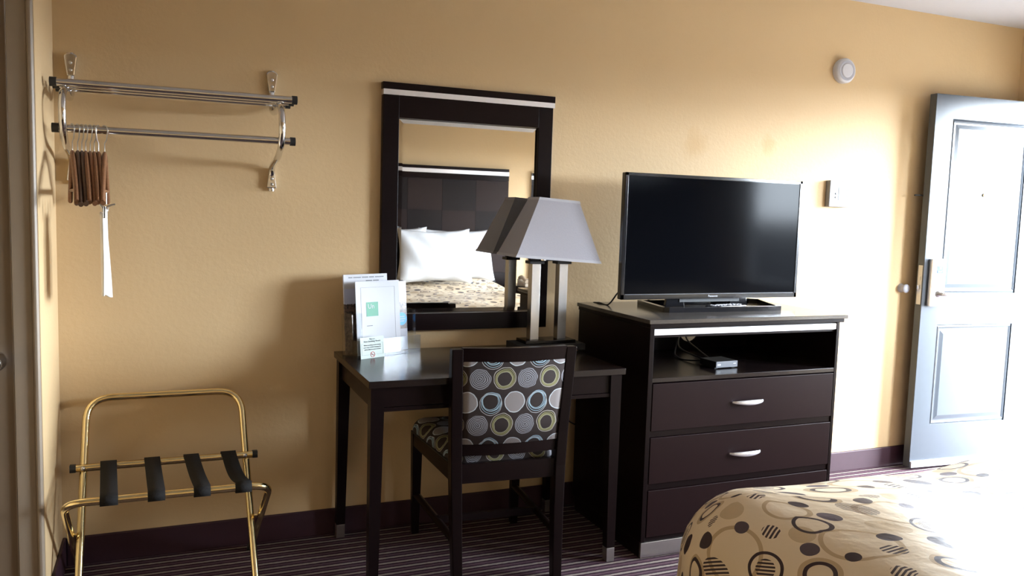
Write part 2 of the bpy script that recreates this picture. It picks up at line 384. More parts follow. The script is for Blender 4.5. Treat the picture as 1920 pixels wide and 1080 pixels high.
def bathroom_door():
    # steel frame round the door: moulded outer bead against the nook corner, flat face, stop
    f = MB()
    x1 = XL-.001
    f.prism([(x1, YN), (x1, YN-.010), (x1-.006, YN-.016), (x1-.014, YN-.016), (x1-.018, YN-.008), (x1-.018, YN)], 'z', 0, 2.12)
    f.box(x1-.070, x1-.018, YN-.006, YN+.08, 0, 2.06); f.box(-1.275, x1, YN-.010, YN+.0, 2.058, 2.12); f.box(-1.32, -1.27, YN-.010, YN+.08, 0, 2.12)
    struct(f.build('trim_2', 'taupe_trim', bevel=.002))
    d = MB().box(-1.265, x1-.073, YN+.004, YN+.044, .008, 2.05).build('door_2', 'taupe', bevel=.002)
    struct(d)
    b = MB().lathe([(.006, .0), (.032, .0), (.032, .004), (.013, .012), (.012, .028), (.020, .036), (.027, .046), (.028, .056), (.024, .066), (.012, .071)], (x1-.122, YN+.004, .842), 'y')
    b.build('door_knob', 'chrome', d)
    MB().box(x1-.0735, x1-.0715, YN-.003, YN+.006, .008, 2.05).build('edge_strip', 'taupe_trim', d)
bathroom_door()

def entrance_door():
    th = -.0724; Wd, T, z0, z1 = .763, .044, .012, 2.016
    # local frame: x along the leaf from the free edge, y = 0 is the visible (outer) face, +y towards the wall
    b = MB(); b.box(0, Wd, .007, T, z0, z1)
    sl, sr = .118, .108
    for q in ((0, sl, z0, z1), (Wd-sr, Wd, z0, z1), (sl, Wd-sr, z0, .243), (sl, Wd-sr, .795, .967), (sl, Wd-sr, 1.893, z1)): b.box(q[0], q[1], 0, .007, q[2], q[3])
    d = b.build('door_1', 'door_grey', loc=(3.732, -.109, 0), rot=(0, 0, th)); struct(d)
    for za, zb in ((.243, .795), (.967, 1.893)):
        xa, xb = sl, Wd-sr; m = MB()
        # raised panel: sloping moulding then a flat field
        def rect(i, y): return [(xa+i, y, za+i), (xb-i, y, za+i), (xb-i, y, zb-i), (xa+i, y, zb-i)]
        vs = rect(.001, .0068)+rect(.012, .0015)+rect(.020, .0062)+rect(.028, .0062)+rect(.05, .0018)
        fs = [(4*k+j, 4*k+(j+1) % 4, 4*k+4+(j+1) % 4, 4*k+4+j) for k in range(4) for j in range(4)]+[(16, 17, 18, 19)]
        m.add(vs, fs).build('door_panel', 'door_grey', d)
    MB().box(-.0006, .0, .002, T, z0, z1).build('door_edge', 'door_edge', d)
    # keycard lock with reader window and lever
    l = MB().box(.030, .124, -.026, -.0005, .898, 1.152).build('lock_case', 'nickel_strip', d, bevel=.006, seg=3); l['label'] = 'tall silver keycard lock case'
    MB().box(.062, .104, -.0275, -.025, 1.075, 1.115).build('card_reader', 'dark_blue', l, bevel=.001)
    MB().lathe([(.005, 0), (.005, .001)], (.083, -.0276, 1.103), 'y', 16).build('indicator', 'white_plastic', l)
    MB().box(.076, .092, -.0282, -.0272, 1.082, 1.086).build('reader_mark', 'white_plastic', l)
    MB().lathe([(.004, 0), (.020, 0), (.020, .006), (.011, .010), (.011, .030), (.004, .032)], (.083, -.026, .966), 'y', 24).build('rose', 'brushed', l)
    MB().tube(bez([(.083, -.052, .966), (.10, -.060, .966), (.13, -.062, .966), (.195, -.060, .964)], 6), .0095, 12).build('lever', 'brushed', l)
    e = MB().box(-.0025, 0, .008, .036, .905, 1.115).build('latch_plate', 'brushed', d, bevel=.0008); e['label'] = 'long metal latch faceplate in the door edge'
    MB().box(-.012, -.0025, .014, .030, .985, 1.012).build('latch_bolt', 'chrome', e, bevel=.003)
    MB().box(-.005, -.0025, .016, .028, 1.035, 1.055).build('deadbolt', 'brushed', e)
    MB().tube(bez([(.010, T, 1.486), (-.03, T+.004, 1.487), (-.052, T+.006, 1.486)], 4), .004, 8).build('door_guard', 'black_matte', d)
    MB().lathe([(.010, 0), (.010, .003), (.006, .004)], (.373, -.0002, 1.50), 'y', 20).build('peephole', 'brass', d)
    s = MB().box(.004, Wd-.004, -.010, -.0004, .013, .047).build('door_sweep', 'nickel_strip', d, bevel=.002); s['label'] = 'bright metal sweep strip along the door bottom'
    b = MB().lathe([(.024, 0), (.024, .006), (.020, .010), (.021, .028), (.024, .034), (.022, .040), (.012, .042)], (3.695, 0, .985), 'y', 28)
    tag(b.build('wall_bumper', 'white_ring'), 'round pale rubber door stop on the wall behind the open door edge', 'door stop')
entrance_door()

# ------------------------------------------------------------------ furniture
def dresser():
    X0, X1, Y0, Y1 = 1.705, 2.645, -.64, -.055
    t = thing('dresser', 'espresso wood television chest with open shelf and three drawers', 'dresser', (0, 0, 0))
    t.location = ((X0+X1)/2, Y1, 0); ox, oy = -t.location.x, -t.location.y
    def B(*q): return MB().box(q[0]+ox, q[1]+ox, q[2]+oy, q[3]+oy, q[4], q[5])
    B(X0-.012, X1+.03, Y0-.014, Y1, .926, .942).build('top_slab', 'stone', t, bevel=.002)
    B(X0-.004, X1+.018, Y0-.006, Y1, .910, .926).build('top_moulding', 'wood', t, bevel=.002)
    B(X0, X0+.020, Y0, Y1, .064, .910).build('side_panel', 'wood', t, bevel=.0015)
    B(X1-.016, X1, Y0, Y1, .064, .910).build('side_panel', 'wood', t, bevel=.0015)
    xa, xb = X0+.020, X1-.016
    # back board with a round cable cut-out
    cx, cz, r = 2.290+ox, .800, .052
    pts = [(xa+ox, .064), (xb+ox, .064), (xb+ox, .909)] + [(cx+r*math.cos(a), cz+r*math.sin(a)) for a in [math.radians(80-340*i/24) for i in range(25)]] + [(xa+ox, .909)]
    MB().prism(pts, 'y', Y1-.008+oy, Y1+oy).build('back_board', 'wood', t)
    s = B(xa, xb, Y0+.003, Y0+.016, .880, .904).build('metal_strip', 'nickel_strip', t, bevel=.001); s['label'] = 'bright silver strip under the top'
    B(xa, xb, Y0+.012, Y0+.03, .870, .910).build('upper_rail', 'wood', t)
    B(xa, xb, Y0+.001, Y1-.008, .697, .714).build('shelf', 'desktop', t, bevel=.001)
    for za, zb in ((.482, .505), (.272, .294), (.064, .081)): B(xa, xb, Y0+.006, Y0+.04, za, zb).build('drawer_rail', 'wood', t)
    for za, zb in ((.506, .692), (.296, .480), (.083, .270)):
        d = B(xa+.003, xb-.003, Y0-.001, Y0+.018, za, zb).build('drawer', 'drawer_wood', t, bevel=.0018)
        h = MB(); hx, hz = 2.18+ox, (za+zb)/2; y = Y0-.001+oy
        path = [(hx-.076+.152*i/20, y-.004-.026*math.sin(PI*i/20)**.6, hz) for i in range(21)]
        h.tube(path, .0105, 12, ry=.0042, up=(0, 0, 1), rs=[.35+.65*math.sin(PI*i/20)**.7 for i in range(21)])
        h.build('handle', 'nickel_strip', d)
    B(X0+.001, X1-.005, Y0-.002, Y0+.010, .004, .064).build('plinth_front', 'brushed', t, bevel=.001)
    B(X0+.004, X1-.008, Y0+.010, Y1-.02, .0, .064).build('plinth', 'wood', t)
dresser()

def desk():
    X0, X1, Y0, Y1, H = .627, 1.610, -.634, -.022, .758
    t = thing('desk', 'dark espresso writing desk with tapered legs and silver foot caps', 'desk', ((X0+X1)/2, (Y0+Y1)/2, 0)); ox, oy = -t.location.x, -t.location.y
    def B(*q): return MB().box(q[0]+ox, q[1]+ox, q[2]+oy, q[3]+oy, q[4], q[5])
    B(X0, X1, Y0, Y1, H-.024, H).build('desktop', 'desktop', t, bevel=.002)
    for sx in (0, 1):
        for sy in (0, 1):
            a = X0+.010 if not sx else X1-.010; c = Y0+.012 if not sy else Y1-.008; dx = 1 if not sx else -1; dy = 1 if not sy else -1
            def fr(z, w): x = sorted((a, a+dx*w)); y = sorted((c, c+dy*w)); return (x[0]+ox, x[1]+ox, y[0]+oy, y[1]+oy, z)
            MB().frustum(fr(.66, .046), fr(H-.024, .046)).frustum(fr(.055, .034), fr(.66, .046)).build('leg', 'wood', t)
            MB().frustum(fr(0, .033), fr(.055, .0342)).build('foot_cap', 'brushed', t, bevel=.001)
    B(X0+.056, X1-.056, Y0+.022, Y0+.040, .664, H-.024).build('front_apron', 'woodx', t)
    B(X0+.056, X1-.056, Y0+.018, Y0+.034, .648, .662).build('apron_rail', 'woodx', t, bevel=.001)
    for x in (X0+.022, X1-.040): B(x, x+.018, Y0+.058, Y1-.054, .655, H-.024).build('side_apron', 'wood', t)
    B(X0+.056, X1-.056, Y1-.030, Y1-.014, .655, H-.024).build('back_apron', 'wood', t)
desk()

def chair():
    rz = math.radians(-3.5); cx, cy = 1.150, -.402
    t = thing('desk_chair', 'dark wood desk chair with circle-print fabric back pushed under the desk', 'chair', (cx, cy, 0), rz)
    # local: sitter looks towards +y; back at negative y
    def stile(s):
        m = MB()
        # (z, x centre, y centre, half-x, half-y)
        sec = [(0, .203, -.262, .017, .019), (.10, .205, -.252, .018, .021), (.25, .208, -.240, .019, .023), (.42, .212, -.232, .020, .024), (.55, .216, -.237, .020, .023), (.70, .222, -.252, .020, .021), (.80, .226, -.262, .020, .019), (.862, .228, -.270, .020, .017)]
        vs = []; fs = []
        for z, x, y, hx, hy in sec: vs += [(s*x*.925-hx, y-hy, z), (s*x*.925+hx, y-hy, z), (s*x*.925+hx, y+hy, z), (s*x*.925-hx, y+hy, z)]
        for k in range(len(sec)-1): fs += [(4*k+j, 4*k+(j+1) % 4, 4*k+4+(j+1) % 4, 4*k+4+j) for j in range(4)]
        fs += [(3, 2, 1, 0), tuple(4*(len(sec)-1)+j for j in range(4))]
        m.add(vs, fs).build('back_leg', 'wood', t, bevel=.003)
    stile(-1); stile(1)
    def bowed(name, mat, xa, xb, zs, ybow, thick, n=14, bevel=.003, uv=False):
        # rail or panel between the stiles, bowed away from the sitter; zs = list of (z, y centre)
        m = MB(); vs = []; uvs = []; R = len(zs)
        for side in (0, 1):
            for z, yc, wx in zs:
                for i in range(n+1):
                    u = i/n; x = (xa+(xb-xa)*u)*wx; y = yc-ybow*(1-(2*u-1)**2)+(thick/2 if side else -thick/2)
                    vs.append((x, y, z)); uvs.append((x, z))
        N = n+1; o = R*N; fs = []
        for k in range(R-1):
            for i in range(n):
                a = k*N+i; fs.append((a, a+1, a+N+1, a+N)); fs.append((o+a, o+a+N, o+a+N+1, o+a+1))
        for i in range(n):
            fs.append((i, o+i, o+i+1, i+1)); a = (R-1)*N+i; fs.append((a, a+1, o+a+1, o+a))
        for k in range(R-1):
            a = k*N; fs.append((a, a+N, o+a+N, o+a)); a = k*N+n; fs.append((a, o+a, o+a+N, a+N))
        m.add(vs, fs, uv)
        if uv: m.uv = uvs
        return m.build(name, mat, t)
    bowed('top_rail', 'woodx', -.192, .192, [(.816, -.266, 1), (.84, -.269, 1), (.866, -.273, 1)], .022, .026)
    bowed('lower_back_rail', 'woodx', -.184, .184, [(.478, -.234, 1), (.500, -.235, 1), (.522, -.236, 1)], .018, .024)
    p = bowed('back_cushion', 'fabric', -.188, .188, [(.520, -.236, .962), (.60, -.243, .975), (.70, -.254, .99), (.818, -.266, 1.0)], .020, .030, uv=True); p['label'] = 'patterned fabric back panel with scribbled rings'
    MB().box(-.178, .178, -.246, -.224, .376, .446).build('seat_rail', 'woodx', t, bevel=.002)
    MB().box(-.222, .222, .258, .281, .376, .430).build('seat_rail', 'woodx', t, bevel=.002)
    for s in (-1, 1):
        m = MB(); a, b = sorted((s*.182, s*.204)); c, d = sorted((s*.212, s*.234))
        m.add([(a, -.215, .376), (b, -.215, .376), (d, .262, .376), (c, .262, .376), (a, -.215, .432), (b, -.215, .432), (d, .262, .432), (c, .262, .432)], [(3, 2, 1, 0), (4, 5, 6, 7), (0, 1, 5, 4), (1, 2, 6, 5), (2, 3, 7, 6), (3, 0, 4, 7)])
        m.build('side_rail', 'wood', t)
        x = s*.216
        MB().frustum((x-.015, x+.015, .270, .300, 0), (x-.021, x+.021, .258, .300, .43)).build('front_leg', 'wood', t, bevel=.002)
        MB().tube([(s*.191, -.238, .165), (s*.214, .28, .165)], .011, 4, ry=.018).build('side_stretcher', 'wood', t)
    MB().box(-.20, .20, -.02, .0, .150, .178).build('cross_stretcher', 'wood', t, bevel=.002)
    prof = [(.060, .062), (.035, .059), (.018, .051), (.007, .038), (.001, .022), (.0, .008), (.006, .0)]
    def taper(x, y, z):
        k = 1.0+.115*(y-.03)/.25; dome = .012*max(0, 1-(x/.2)**2)*max(0, 1-(y/.2)**2); return (x*k, y, z+dome)
    c = puff(.222, .255, .055, prof, 8, 8, 6, taper).build('seat_cushion', 'fabric', t, loc=(0, .046, .430)); c['label'] = 'padded seat in the same circle-print fabric'
    MB().tube([(s_[0], s_[1], .434) for s_ in [(-.196, -.205), (-.240, .26), (-.20, .302), (.20, .302), (.240, .26), (.196, -.205)]], .004, 6).build('piping', 'black_matte', t)
chair()

def television():
    t = thing('television', 'black flat screen television on a looped stand on the dresser', 'television', (2.235, -.30, .942))
    hw, z0, z1 = .467, .038, .570
    MB().box(-hw, hw, 0, .028, z0, z1).build('housing', 'black_gloss', t, bevel=.004)
    MB().box(-.30, .30, .028, .062, z0+.06, z1-.16).build('rear_housing', 'black_matte', t, bevel=.012)
    MB().box(-hw+.016, hw-.016, -.0012, .001, z0+.024, z1-.014).build('screen', 'screen', t)
    for q in ((-hw, hw, z1-.013, z1), (-hw, -hw+.015, z0, z1), (hw-.015, hw, z0, z1), (-hw, hw, z0, z0+.022)):
        MB().box(q[0], q[1], -.004, .001, q[2], q[3]).build('bezel', 'black_gloss', t, bevel=.0015)
    MB().box(-hw+.02, hw-.02, -.0046, -.0036, z0+.0205, z0+.0225).build('trim_line', 'grey_mark', t)
    text('maker_name', 'Panasonic', .013, 'white_plastic', t, (.0, -.0046, z0+.011))
    # stand: open loop of flat bar lying on the top, with two sloping struts
    path = [(-.29, .13, .011), (-.335, -.14, .011), (-.325, -.152, .011), (.205, -.166, .011), (.235, -.158, .011), (.34, .10, .011), (.30, .13, .011), (-.29, .13, .011)]
    s = MB()
    for (a, b) in zip(path[:-1], path[1:]):
        d = (Vector(b)-Vector(a)); d.normalize(); nrm = Vector((-d.y, d.x, 0))*.010; a, b = Vector(a)-d*.004, Vector(b)+d*.004
        q = [a-nrm, b-nrm, b+nrm, a+nrm]
        s.add([(p.x, p.y, 0) for p in q]+[(p.x, p.y, .020) for p in q], [(3, 2, 1, 0), (4, 5, 6, 7), (0, 1, 5, 4), (1, 2, 6, 5), (2, 3, 7, 6), (3, 0, 4, 7)])
    s.build('stand_loop', 'black_gloss', t)
    for x in (-.17, .17):
        MB().prism([(x-.05, .0), (x+.05, .0), (x+.035, .07), (x-.035, .07)], 'y', .034, .052).build('stand_strut', 'black_gloss', t, bevel=.002)
    MB().box(-.25, .25, .100, .135, .0, .022).build('stand_bar', 'black_gloss', t, bevel=.003)
    MB().prism([(.03, .02), (.132, .02), (.05, .09), (.032, .09)], 'x', -.15, .17).build('stand_neck', 'black_matte', t)
    MB().tube(bez([(-.40, .03, .12), (-.445, .06, .06), (-.455, .12, .004), (-.46, .20, .003), (-.462, .262, -.02), (-.46, .268, -.15)], 8), .0035, 8).build('power_cord', 'cord_black', t)
television()

def remote():
    t = thing('remote_control', 'black remote control with pale buttons lying on the television stand bar', 'remote', (2.247, -.384, .9425), math.radians(9))
    MB().box(-.105, .105, -.022, .022, .0, .018).build('body', 'black_gloss', t, bevel=.006, seg=3)
    for i in range(9):
        for j in range(3):
            if (i*3+j) % 7 == 5: continue
            MB().box(-.085+i*.019, -.073+i*.019, -.015+j*.011, -.008+j*.011, .0178, .0205).build('button', 'white_ring', t, bevel=.001)
remote()

def cable_box():
    t = thing('cable_box', 'small black set-top box with grey front on the dresser shelf', 'set-top box', (2.153, -.530, .7142), math.radians(4))
    MB().box(-.058, .058, .0, .10, .004, .030).build('case', 'black_matte', t, bevel=.002)
    f = MB().box(-.057, .057, -.003, .0, .004, .030).build('front_panel', 'grey_mark', t, bevel=.001)
    for k in range(3): MB().box(-.050+.006*k, -.046+.006*k, -.0036, -.003, .013, .020).build('panel_mark', 'white_plastic', f)
    MB().box(.034, .048, -.0036, -.003, .018, .020).build('light_bar', 'white_plastic', f)
    for x in (-.045, .045):
        MB().box(x-.008, x+.008, .01, .09, 0, .004).build('foot', 'rubber', t)
    cs = [[(-.02, .10, .018), (-.02, .20, .025), (.02, .34, .035), (.10, .44, .07), (.150, .478, .085)], [(-.035, .10, .016), (-.06, .20, .004), (-.03, .30, .006), (.05, .40, .02), (.09, .44, .06), (.150, .478, .080)], [(0, .10, .02), (.05, .24, .035), (.10, .38, .055), (.154, .478, .092)]]
    for k, p in enumerate(cs): MB().tube(bez(p, 8), .0036, 8).build('cable', 'cord_black', t)
cable_box()

def table_lamp():
    t = thing('table_lamp', 'twin-post brushed metal lamp with tilted pale rectangular shade on the desk', 'lamp', (1.503, -.145, .758))
    MB().box(-.152, .152, -.075, .075, 0, .028).build('base', 'black_matte', t, bevel=.002)
    MB().box(-.116, .116, -.052, .052, .028, .042).build('base_step', 'black_gloss', t, bevel=.002)
    for x in (-.0635, .0635):
        MB().box(x-.0195, x+.0195, -.0195, .0195, .042, .362).build('post', 'brushed', t, bevel=.001)
        MB().box(x-.033, x+.033, -.026, .026, .362, .374).build('post_cap', 'black_matte', t, bevel=.001)
    MB().box(-.09, .09, -.008, .008, .374, .380).build('socket_bar', 'black_matte', t)
    MB().tube([(0, 0, .378), (0, 0, .60)], .005, 8).build('harp', 'brushed', t)
    MB().lathe([(.015, 0), (.016, .05), (.012, .055)], (-.03, -.01, .376), 'z', 16).build('socket', 'chrome', t)
    MB().lathe([(.012, 0), (.026, .025), (.03, .05), (.022, .075), (.004, .086)], (0, 0, .43), 'z', 20).build('bulb', 'white_plastic', t)
    s = bpy.data.objects.new('shade', None)
    a = (-.195, .195, -.105, .105, 0); b = (-.091, .091, -.055, .055, .252)
    def sh(q): return [(q[0], q[2], q[4]), (q[1], q[2], q[4]), (q[1], q[3], q[4]), (q[0], q[3], q[4])]
    k = .0025; ai = (a[0]+k, a[1]-k, a[2]+k, a[3]-k, 0); bi = (b[0]+k, b[1]-k, b[2]+k, b[3]-k, b[4])
    m = MB(); vs = sh(a)+sh(b)+sh(ai)+sh(bi); fs = []
    for j in range(4):
        i = (j+1) % 4; fs += [(j, i, 4+i, 4+j), (8+j, 12+j, 12+i, 8+i), (j, 8+j, 8+i, i), (4+j, 4+i, 12+i, 12+j)]
    bpy.data.objects.remove(s)
    tilt = math.radians(3.6)
    so = m.add(vs, fs).build('shade', 'shade', t, loc=(.0, .0, .382), rot=(0, tilt, 0)); so['label'] = 'pale rectangular tapered fabric shade, tilted'
    for q, z0, z1, e in ((a, 0, .010, .0018), (b, .242, .252, .0018)):
        tr = MB()
        g = lambda z: tuple((a[i]+(b[i]-a[i])*z/.252) for i in range(4))
        lo, hi = g(z0), g(z1)
        L = [(lo[0]-e, lo[2]-e, z0-.0005), (lo[1]+e, lo[2]-e, z0-.0005), (lo[1]+e, lo[3]+e, z0-.0005), (lo[0]-e, lo[3]+e, z0-.0005)]; U = [(hi[0]-e, hi[2]-e, z1+.0005), (hi[1]+e, hi[2]-e, z1+.0005), (hi[1]+e, hi[3]+e, z1+.0005), (hi[0]-e, hi[3]+e, z1+.0005)]
        tr.add(L+U, [(j, (j+1) % 4, 4+(j+1) % 4, 4+j) for j in range(4)]).build('shade_trim', 'shade_trim', so)
    MB().tube(bez([(.06, .075, .01), (.08, .12, .003), (.085, .130, -.04), (.09, .132, -.16), (.14, .132, -.30), (.205, .130, -.372), (.30, .128, -.40)], 8), .0032, 8).build('power_cord', 'cord_black', t)
table_lamp()

def mirror():
    X0, X1, Z0, Z1, T = .810, 1.556, .832, 1.832, .030
    t = thing('wall_mirror', 'tall wall mirror in a wide espresso frame above the desk', 'mirror', ((X0+X1)/2, 0, Z0)); ox = -t.location.x; oz = -Z0
    def B(x0, x1, y0, y1, z0, z1): return MB().box(x0+ox, x1+ox, y0, y1, z0+oz, z1+oz)
    B(X0, X0+.066, -T, 0, Z0, 1.783).build('stile', 'wood', t, bevel=.0015)
    B(X1-.066, X1, -T, 0, Z0, 1.783).build('stile', 'wood', t, bevel=.0015)
    B(X0+.066, X1-.066, -T, 0, Z0, .903).build('bottom_rail', 'woodx', t, bevel=.0015)
    B(X0+.066, X1-.066, -T, 0, 1.695, 1.783).build('top_rail', 'woodx', t, bevel=.0015)
    B(X0-.002, X1+.008, -T-.002, 0, 1.804, Z1).build('crown_rail', 'woodx', t, bevel=.0015)
    s = B(X0, X1+.006, -T-.003, 0, 1.783, 1.804).build('metal_strip', 'nickel_strip', t); s['label'] = 'silver metal strip across the frame top'
    xa, xb, za, zb = X0+.066+ox, X1-.066+ox, .903+oz, 1.695+oz; w = .020; yf, yb = -.0165, -.0145
    g = MB()
    vs = [(xa, yb, za), (xb, yb, za), (xb, yb, zb), (xa, yb, zb), (xa+w, yf, za+w), (xb-w, yf, za+w), (xb-w, yf, zb-w), (xa+w, yf, zb-w)]
    g.add(vs, [(4, 5, 6, 7)]+[(j, (j+1) % 4, 4+(j+1) % 4, 4+j) for j in range(4)]); g.build('mirror_glass', 'mirror', t)
    B(X0+.05, X1-.05, -.010, -.002, .89, 1.70).build('backing', 'black_matte', t)
mirror()

# ------------------------------------------------------------------ desk-top papers
def brochures():
    rz = math.radians(21.5); px, py = .800, -.115     # middle of the holder's floor
    h = thing('brochure_holder', 'clear acrylic brochure holder on the back left corner of the desk', 'holder', (px, py, .7582), rz)
    def B(*q): return MB().box(*q)
    B(-.152, .152, -.050, .050, 0, .003).build('floor_plate', 'acrylic', h)
    B(-.152, .152, -.052, -.049, 0, .070).build('front_lip', 'acrylic', h, bevel=.0008)
    MB().prism([(.046, 0), (.049, 0), (.069, .24), (.066, .24)], 'x', -.125, .125).build('back_plate', 'acrylic', h)
    for s in (-1, 1):
        x = s*.150
        MB().prism([(-.050, 0), (.049, 0), (.060, .16), (.030, .17), (-.012, .165), (-.020, .068), (-.050, .068)], 'x', x-.0015, x+.0015).build('side_plate', 'acrylic', h)
    x = -.118; MB().box(x-.0015, x+.0015, -.03, .04, 0, .17).build('divider', 'acrylic', h)
    tilt = math.radians(-5)
    def at(lx, ly, lz): 
        c, s = math.cos(rz), math.sin(rz); return (px+c*lx-s*ly, py+s*lx+c*ly, .7582+lz)
    def sheet(name, label, w, hgt, loc, mat, th=.003, cat='brochure'):
        t = thing(name, label, cat, at(*loc), rz); t.rotation_euler = (tilt, 0, rz)
        MB().box(-w/2, w/2, 0, th, 0, hgt).build('pages', mat, t); return t
    m = sheet('magazine', 'tall magazine with printed header standing at the back of the holder', .205, .310, (-.045, .030, .0045), 'photo', .006, 'magazine')
    MB().box(-.1025, .1025, -.0004, 0, .255, .310).build('cover_header', 'paper', m)
    for x0_, x1_, z_ in ((-.080, -.062, .298), (-.058, -.022, .298), (-.018, .012, .298), (.016, .040, .298), (.044, .086, .298), (.0, .030, .284), (.034, .062, .284)): MB().box(x0_, x1_, -.0007, -.0003, z_-.0022, z_+.0022).build('print_line', 'grey_mark', m)
    l = sheet('leaflet', 'dark photo leaflet with a bright blue spot, right side of the holder', .112, .278, (.078, .008, .0045), 'photo', .003, 'leaflet')
    MB().box(-.056, .056, -.0004, 0, .0, .085).build('lower_band', 'white_ring', l)
    MB().lathe([(.026, 0), (.026, .0004)], (.029, -.0002, .125), 'y', 32).build('blue_spot', 'blue_spot', l)
    for k, (w, z) in enumerate(((.028, .134), (.034, .125), (.024, .116))): MB().box(.030-w/2, .030+w/2, -.0009, -.0005, z-.0018, z+.0018).build('spot_text_line', 'paper', l)
    f = sheet('front_brochure', 'white sheet with green square logo at the front of the holder', .206, .287, (-.026, -.022, .0045), 'paper', .002)
    for q in ((-.080, .080, .262, .2627), (-.080, .080, .030, .0307), (-.080, -.0793, .03, .2627), (.0793, .080, .03, .2627)): MB().box(q[0], q[1], -.0005, 0, q[2], q[3]).build('border_line', 'grey_mark', f)
    MB().box(-.056, -.001, -.0006, 0, .150, .205).build('logo_square', 'green_logo', f)
    text('logo_text', 'Un', .026, 'paper', f, (-.034, -.0008, .188))
    MB().box(-.056, -.029, -.0006, 0, .112, .1145).build('text_line', 'grey_mark', f)
    c = thing('notice_card', 'small pale green no-smoking card leaning on the brochure holder', 'card', at(-.088, -.0635, .0), rz); c.rotation_euler = (math.radians(-6), 0, rz+math.radians(2))
    MB().box(-.056, .056, 0, .0012, 0, .082).build('card_sheet', 'card', c, bevel=.0004)
    for s, z, sz in (('This is a', .088, .0085), ('Non Smoking Room', .0775, .0095), ('When smoking occurs during', .0605, .0068), ('your stay a $150 Cleaning Fee', .0505, .0068), ('will be billed to your account', .0405, .0066)): text('card_text', s, sz, 'paper_text', c, (0, -.0006, z*.84))
    for q in ((-.050, .050, .0575, .0580), (-.050, -.016, .0135, .0140), (.016, .050, .0135, .0140), (-.050, -.0495, .0135, .058), (.0495, .050, .0135, .058)): MB().box(q[0], q[1], -.0005, 0, q[2], q[3]).build('card_border', 'paper_text', c)
    ring = [(.010*math.cos(a*PI/12), -.0006, .0140+.010*math.sin(a*PI/12)) for a in range(25)]
    MB().tube(ring, .0010, 6).build('prohibition_ring', 'red_mark', c); MB().tube([(-.007, -.0006, .021), (.007, -.0006, .0070)], .0010, 6).build('prohibition_bar', 'red_mark', c)
    MB().box(-.0065, .0065, -.0006, 0, .0130, .0150).build('cigarette', 'paper_text', c)
brochures()

# ------------------------------------------------------------------ closet nook
def coat_rack():
    t = thing('coat_rack', 'chrome wall coat rack with top shelf rods and a hanging rod', 'coat rack', (.05, 0, 1.40)); ox, oz = -.05, -1.40
    YF_, YH = -.290, -.280
    for x in (-.288, .385):
        xx = x+ox
        # upper wall plate, arm, front curve, lower plate as one bent flat tube
        p = [(xx, -.006, 1.835), (xx, -.006, 1.80), (xx, -.007, 1.755), (xx, -.014, 1.715), (xx, -.045, 1.682), (xx, -.11, 1.672), (xx, -.20, 1.676), (xx, -.262, 1.676), (xx, -.300, 1.655), (xx, -.312, 1.615), (xx, -.305, 1.570), (xx, -.278, 1.535), (xx, -.20, 1.505), (xx, -.10, 1.490), (xx, -.040, 1.478), (xx, -.014, 1.452), (xx, -.007, 1.42), (xx, -.006, 1.385)]
        p = [(a, b, c+oz) for a, b, c in p]; q = bez(p, 5); n = len(q)
        rs = [1.0]*n
        b = MB(); b.tube(q, .0115, 12, ry=.0115, up=(0, -1, 0), rs=rs); br = b.build('bracket', 'chrome', t)
        for za, zb, sc in ((1.755, 1.832, (1.800, 1.775)), (1.395, 1.47, (1.432, 1.410))):
            top = za > 1.6
            w0, w1 = (.012, .021) if top else (.019, .011)
            pl = [(xx-w0, za+oz), (xx+w0, za+oz), (xx+w1, zb-.012+oz)]+[(xx+w1*math.cos(a*PI/8), zb-.012+oz+.014*math.sin(a*PI/8)) for a in range(1, 8)]+[(xx-w1, zb-.012+oz)]
            MB().prism(pl, 'y', -.021, -.0005).build('wall_plate', 'chrome', br, bevel=.004)
            for z in sc: MB().lathe([(.006, 0), (.006, .002), (.003, .0035)], (xx, -.021, z+oz), 'y', 16).build('screw', 'brushed', br)
    def rod(y, z, r, x0, x1, name):
        r_ = MB().tube([(x0+ox, y, z+oz), (x1+ox, y, z+oz)], r, 20).build(name, 'chrome', t)
        for a, b in ((x0-.016, x0+.004), (x1-.004, x1+.014)): MB().tube([(a+ox, y, z+oz), (b+ox, y, z+oz)], r+.0025, 20).build('end_cap', 'rubber', r_)
    rod(YF_, 1.699, .0125, -.308, .424, 'shelf_rod')
    for y in (-.205, -.12): rod(y, 1.699, .0095, -.308, .424, 'shelf_rod')
    rod(YH, 1.5565, .0125, -.305, .420, 'hanging_rod')
coat_rack()

